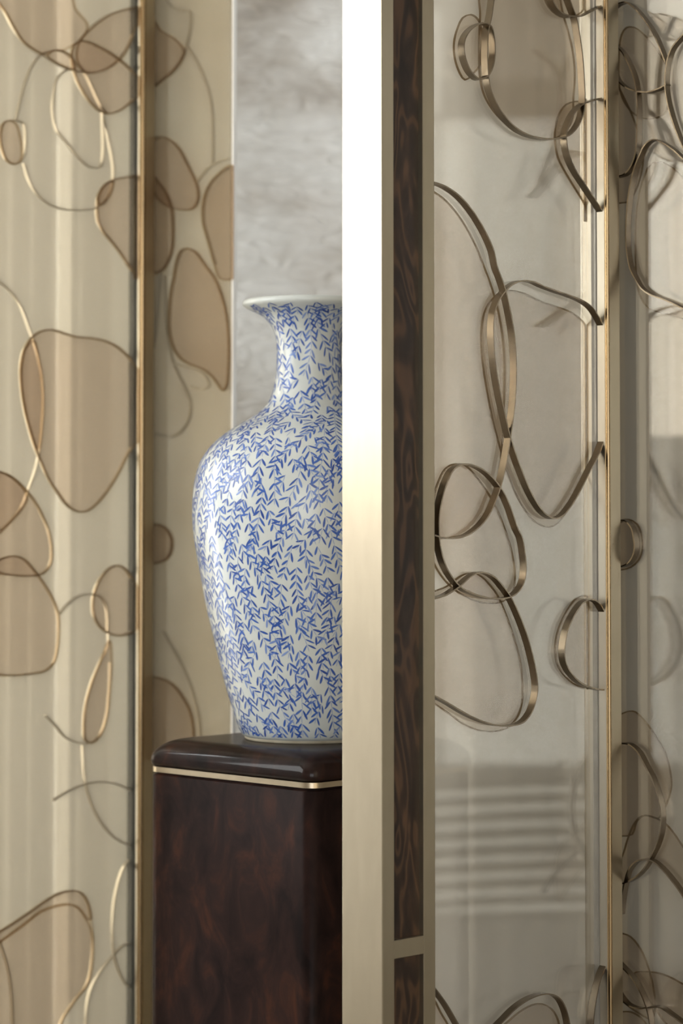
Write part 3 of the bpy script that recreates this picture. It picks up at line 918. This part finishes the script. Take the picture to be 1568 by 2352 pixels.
# ------------------------------------------------------------------ vase
prof_px = [(557.5, 701.0), (560, 704.5), (570, 710), (584, 716.5), (598.6, 724), (609, 732.5), (617, 741), (624, 751), (629.5, 762), (633.3, 777), (635.2, 795), (635.8, 815), (635.3, 838), (633.8, 860), (630.5, 885), (624.5, 909),
           (615, 930), (597, 949.5), (573.5, 966), (547.5, 981.5), (522, 997.5), (496.5, 1018), (476, 1041), (461, 1065), (451.5, 1092), (445.5, 1122), (442.5, 1152), (441.7, 1182), (442.6, 1212), (446, 1245),
           (451, 1280), (460.5, 1330), (471, 1391), (482.5, 1443), (496.5, 1502), (512, 1566), (529.5, 1629), (544, 1675), (549, 1689), (553.5, 1698)]
zb = ztop
prof = []
for x, y in prof_px:
    q = at_depth(x, y, VY)
    prof.append((vx - q.x, q.z))
dz = (zb + .0105) - prof[-1][1]
# fit the height: stretch so that the foot stands on the pedestal
z_hi = prof[0][1]
kz = (z_hi - (zb + .0105)) / (z_hi - prof[-1][1])
prof = [(r_, z_hi - (z_hi - z_) * kz) for r_, z_ in prof]
smooth_prof = catmull(prof, False, 0.004)
vase = empty('vase', (vx, VY, zb), 'tall white porcelain vase painted with blue leaf sprigs, standing on the pedestal', 'vase')


def lathe(pr, n=144):
    mb = MB()
    vs, fs = [], []
    for r_, z_ in pr:
        for k in range(n):
            a_ = 2 * math.pi * k / n
            vs.append(V((vx + r_ * math.cos(a_), VY + r_ * math.sin(a_), z_)))
    for i in range(len(pr) - 1):
        for k in range(n):
            j = (k + 1) % n
            fs.append((i * n + k, i * n + j, (i + 1) * n + j, (i + 1) * n + k))
    mb.add(vs, fs)
    return mb


rim_r, rim_z = smooth_prof[0]
lip = [(rim_r - .012, rim_z + .0075), (rim_r - .007, rim_z + .0085), (rim_r - .003, rim_z + .0075), (rim_r - .0005, rim_z + .0050), (rim_r + .0002, rim_z + .002)]
inner = []
for i in range(2, len(smooth_prof) - 1):
    (ra, za), (rb, zb_) = smooth_prof[i - 1], smooth_prof[i + 1]
    q = math.hypot(rb - ra, zb_ - za)
    if zb + .02 < smooth_prof[i][1] < rim_z - .003:
        inner.append((smooth_prof[i][0] + .005 * (zb_ - za) / q, smooth_prof[i][1] - .005 * (rb - ra) / q))
bottom = [(smooth_prof[-1][0] - .002, smooth_prof[-1][1] - .003), (smooth_prof[-1][0] - .006, smooth_prof[-1][1] - .0055)]
outer = inner[::-1] + lip + smooth_prof + bottom
lathe(outer).build('body', 'porcelain_glaze', vase, smooth=True, sharp=80)
fr = bottom[-1][0]
lathe([(fr - .012, zb), (fr - .002, zb), (fr, zb + .002), (fr + .0005, zb + .0055), (fr - .012, zb + .0055)]).build('foot_ring', 'bare_clay', vase, smooth=True, sharp=50)

# painted leaf sprigs, laid on the glaze along willow-like stems
rng = random.Random(11)
arc = [0.0]
for i in range(1, len(smooth_prof)):
    arc.append(arc[-1] + math.hypot(smooth_prof[i][0] - smooth_prof[i - 1][0], smooth_prof[i][1] - smooth_prof[i - 1][1]))
LEN = arc[-1]
NS = 900
tab = []
i = 0
for k in range(NS + 1):
    l = LEN * k / NS
    while i < len(arc) - 2 and arc[i + 1] < l:
        i += 1
    f = (l - arc[i]) / max(1e-9, arc[i + 1] - arc[i])
    a_, b_ = smooth_prof[i], smooth_prof[i + 1]
    dr, dz_ = b_[0] - a_[0], b_[1] - a_[1]
    q = math.hypot(dr, dz_)
    tab.append((a_[0] + dr * f, a_[1] + dz_ * f, -dz_ / q, dr / q))


def surf(th, l, off):
    x = min(max(l / LEN, 0), 1) * NS
    k = min(int(x), NS - 1)
    f = x - k
    a_, b_ = tab[k], tab[k + 1]
    r_, z_, nr, nz_ = [a_[j] + (b_[j] - a_[j]) * f for j in range(4)]
    return (vx + (r_ + nr * off) * math.cos(th), VY + (r_ + nr * off) * math.sin(th), z_ + nz_ * off)


def rad(l):
    return tab[min(NS, max(0, int(l / LEN * NS)))][0]


lv, lf, tone = [], [], []


def stroke(th, l, ang, length, width, off, tn):
    """lens-shaped brush stroke from (th,l) along ang (0 = straight down)"""
    r0 = rad(l)
    k0 = len(lv)
    sec = ((0.0, 0.25), (0.22, 0.75), (0.55, 1.0), (0.82, 0.8), (1.0, 0.2))
    ca, sa_ = math.cos(ang), math.sin(ang)
    for t, w_ in sec:
        for sgn in (-1, 1):
            x = sa_ * length * t + ca * sgn * width * w_ / 2
            y = ca * length * t - sa_ * sgn * width * w_ / 2
            lv.append(surf(th + x / r0, l + y, off))
            tone.append(tn)
    for i_ in range(len(sec) - 1):
        q = k0 + 2 * i_
        lf.append((q, q + 1, q + 3, q + 2))


PX = VY / F
nodes = {}
CELL = 14 * PX


def key(th, l):
    ky = int(l / CELL)
    return (int(th % (2 * math.pi) * rad((ky + .5) * CELL) / CELL), ky)


def near(th, l, dist, skip):
    r0 = rad(l)
    ky0 = int(l / CELL)
    th = th % (2 * math.pi)
    for dy in range(-3, 4):
        ky = ky0 + dy
        kx = int(th * rad((ky + .5) * CELL) / CELL)
        for dx in range(-4, 5):
            for (t2, l2_, b_) in nodes.get((kx + dx, ky), ()):
                d_ = abs(th - t2 % (2 * math.pi))
                if b_ != skip and math.hypot(min(d_, 2 * math.pi - d_) * r0, l - l2_) < dist:
                    return True
    return False


L0, L1 = 6 * PX, LEN - 7 * PX
branch = 0
fails = 0
while fails < 900 and branch < 3500:
    th = rng.uniform(0, 2 * math.pi)
    l = rng.uniform(L0, L1)
    # as many tries per ring as the ring is wide
    if rng.random() > rad(l) / 0.2 + 0.25:
        continue
    if near(th, l, 19.5 * PX, -1):
        fails += 1
        continue
    fails = 0
    branch += 1
    ang = rng.gauss(0, 0.36)
    curl = rng.gauss(0, 0.035)
    steps = rng.randint(4, 17)
    size = rng.uniform(0.88, 1.12)
    for s_ in range(steps):
        if l > L1 or l < L0:
            break
        if s_ > 1 and near(th, l, 14.5 * PX, branch) and rng.random() < 0.82:
            break
        nodes.setdefault(key(th, l), []).append((th, l, branch))
        r0 = rad(l)
        for sd in (-1, 1):
            if rng.random() < 0.05:
                continue
            tn = min(1, max(0, rng.gauss(0.42, 0.24)))
            dirn = ang + sd * rng.uniform(0.42, 0.85)
            stroke(th + sd * 1.2 * PX / r0, l + rng.uniform(-2, 3) * PX, dirn, rng.uniform(18, 24) * PX * size, rng.uniform(3.9, 5.7) * PX, 0.00022 + 0.00005 * rng.random(), tn)
        step = rng.uniform(14.5, 18) * PX
        stroke(th, l, ang, step, 1.3 * PX, 0.00018, 1.0)
        th += math.sin(ang) * step / r0
        l += math.cos(ang) * step
        ang = ang * 0.94 + curl + rng.gauss(0, 0.10)
me = bpy.data.meshes.new('painted_leaves')
me.from_pydata([(x - vx, y - VY, z_ - zb) for x, y, z_ in lv], [], lf)
at_ = me.attributes.new('tone', 'FLOAT', 'POINT')
at_.data.foreach_set('value', tone)
for p in me.polygons:
    p.use_smooth = True
me.materials.append(M['cobalt_paint'])
lo = bpy.data.objects.new('painted_leaves', me)
S.collection.objects.link(lo)
lo.parent = vase
lo['kind'] = 'stuff'
lo['label'] = 'cobalt blue painted leaf sprigs'
print('sprig strokes', len(lf) // 4, 'branches', branch)


# ------------------------------------------------------------------ curtains and post behind the panes
def curtain(name, x0, x1, y, z0, z1, folds, amp, label, seed):
    rg = random.Random(seed)
    mb = MB()
    n = folds * 12
    ph = rg.uniform(0, 6)
    fr_, bk = [], []
    for i_ in range(n + 1):
        x = x0 + (x1 - x0) * i_ / n
        w_ = math.sin(2 * math.pi * folds * i_ / n + ph + 0.9 * math.sin(i_ * 0.11 + ph)) * amp * (0.7 + 0.5 * math.sin(i_ * 0.053 + ph))
        fr_.append((x, y + w_)); bk.append((x, y + w_ + .003))
    ring = fr_ + bk[::-1]
    mb.prism([V((x, yy, z0)) for x, yy in ring], V((0, 0, z1 - z0)))
    o = mb.build(name, 'curtain_cloth', None, smooth=True, sharp=60)
    return tag(o, label, 'curtain')


def xat(px, y):
    return (px - W / 2) / F * y


curtain('curtain', xat(-420, 5.05), xat(340, 5.05), 5.05, 0.02, 3.2, 13, .035, 'greenish beige folded curtain seen through the far screen on the left', 3)
curtain('curtain', xat(1060, 5.0), xat(2300, 5.0), 5.0, 0.02, 3.2, 20, .03, 'beige folded curtain seen dimly through the near screen on the right', 8)
x = xat(147, 4.85)
mb = MB(); mb.box(x - .015, x + .015, 4.835, 4.865, 0, 3.3)
tag(mb.build('pole', 'white_lacquer', bevel=.003), 'slim white upright pole seen through the far screen', 'pole')
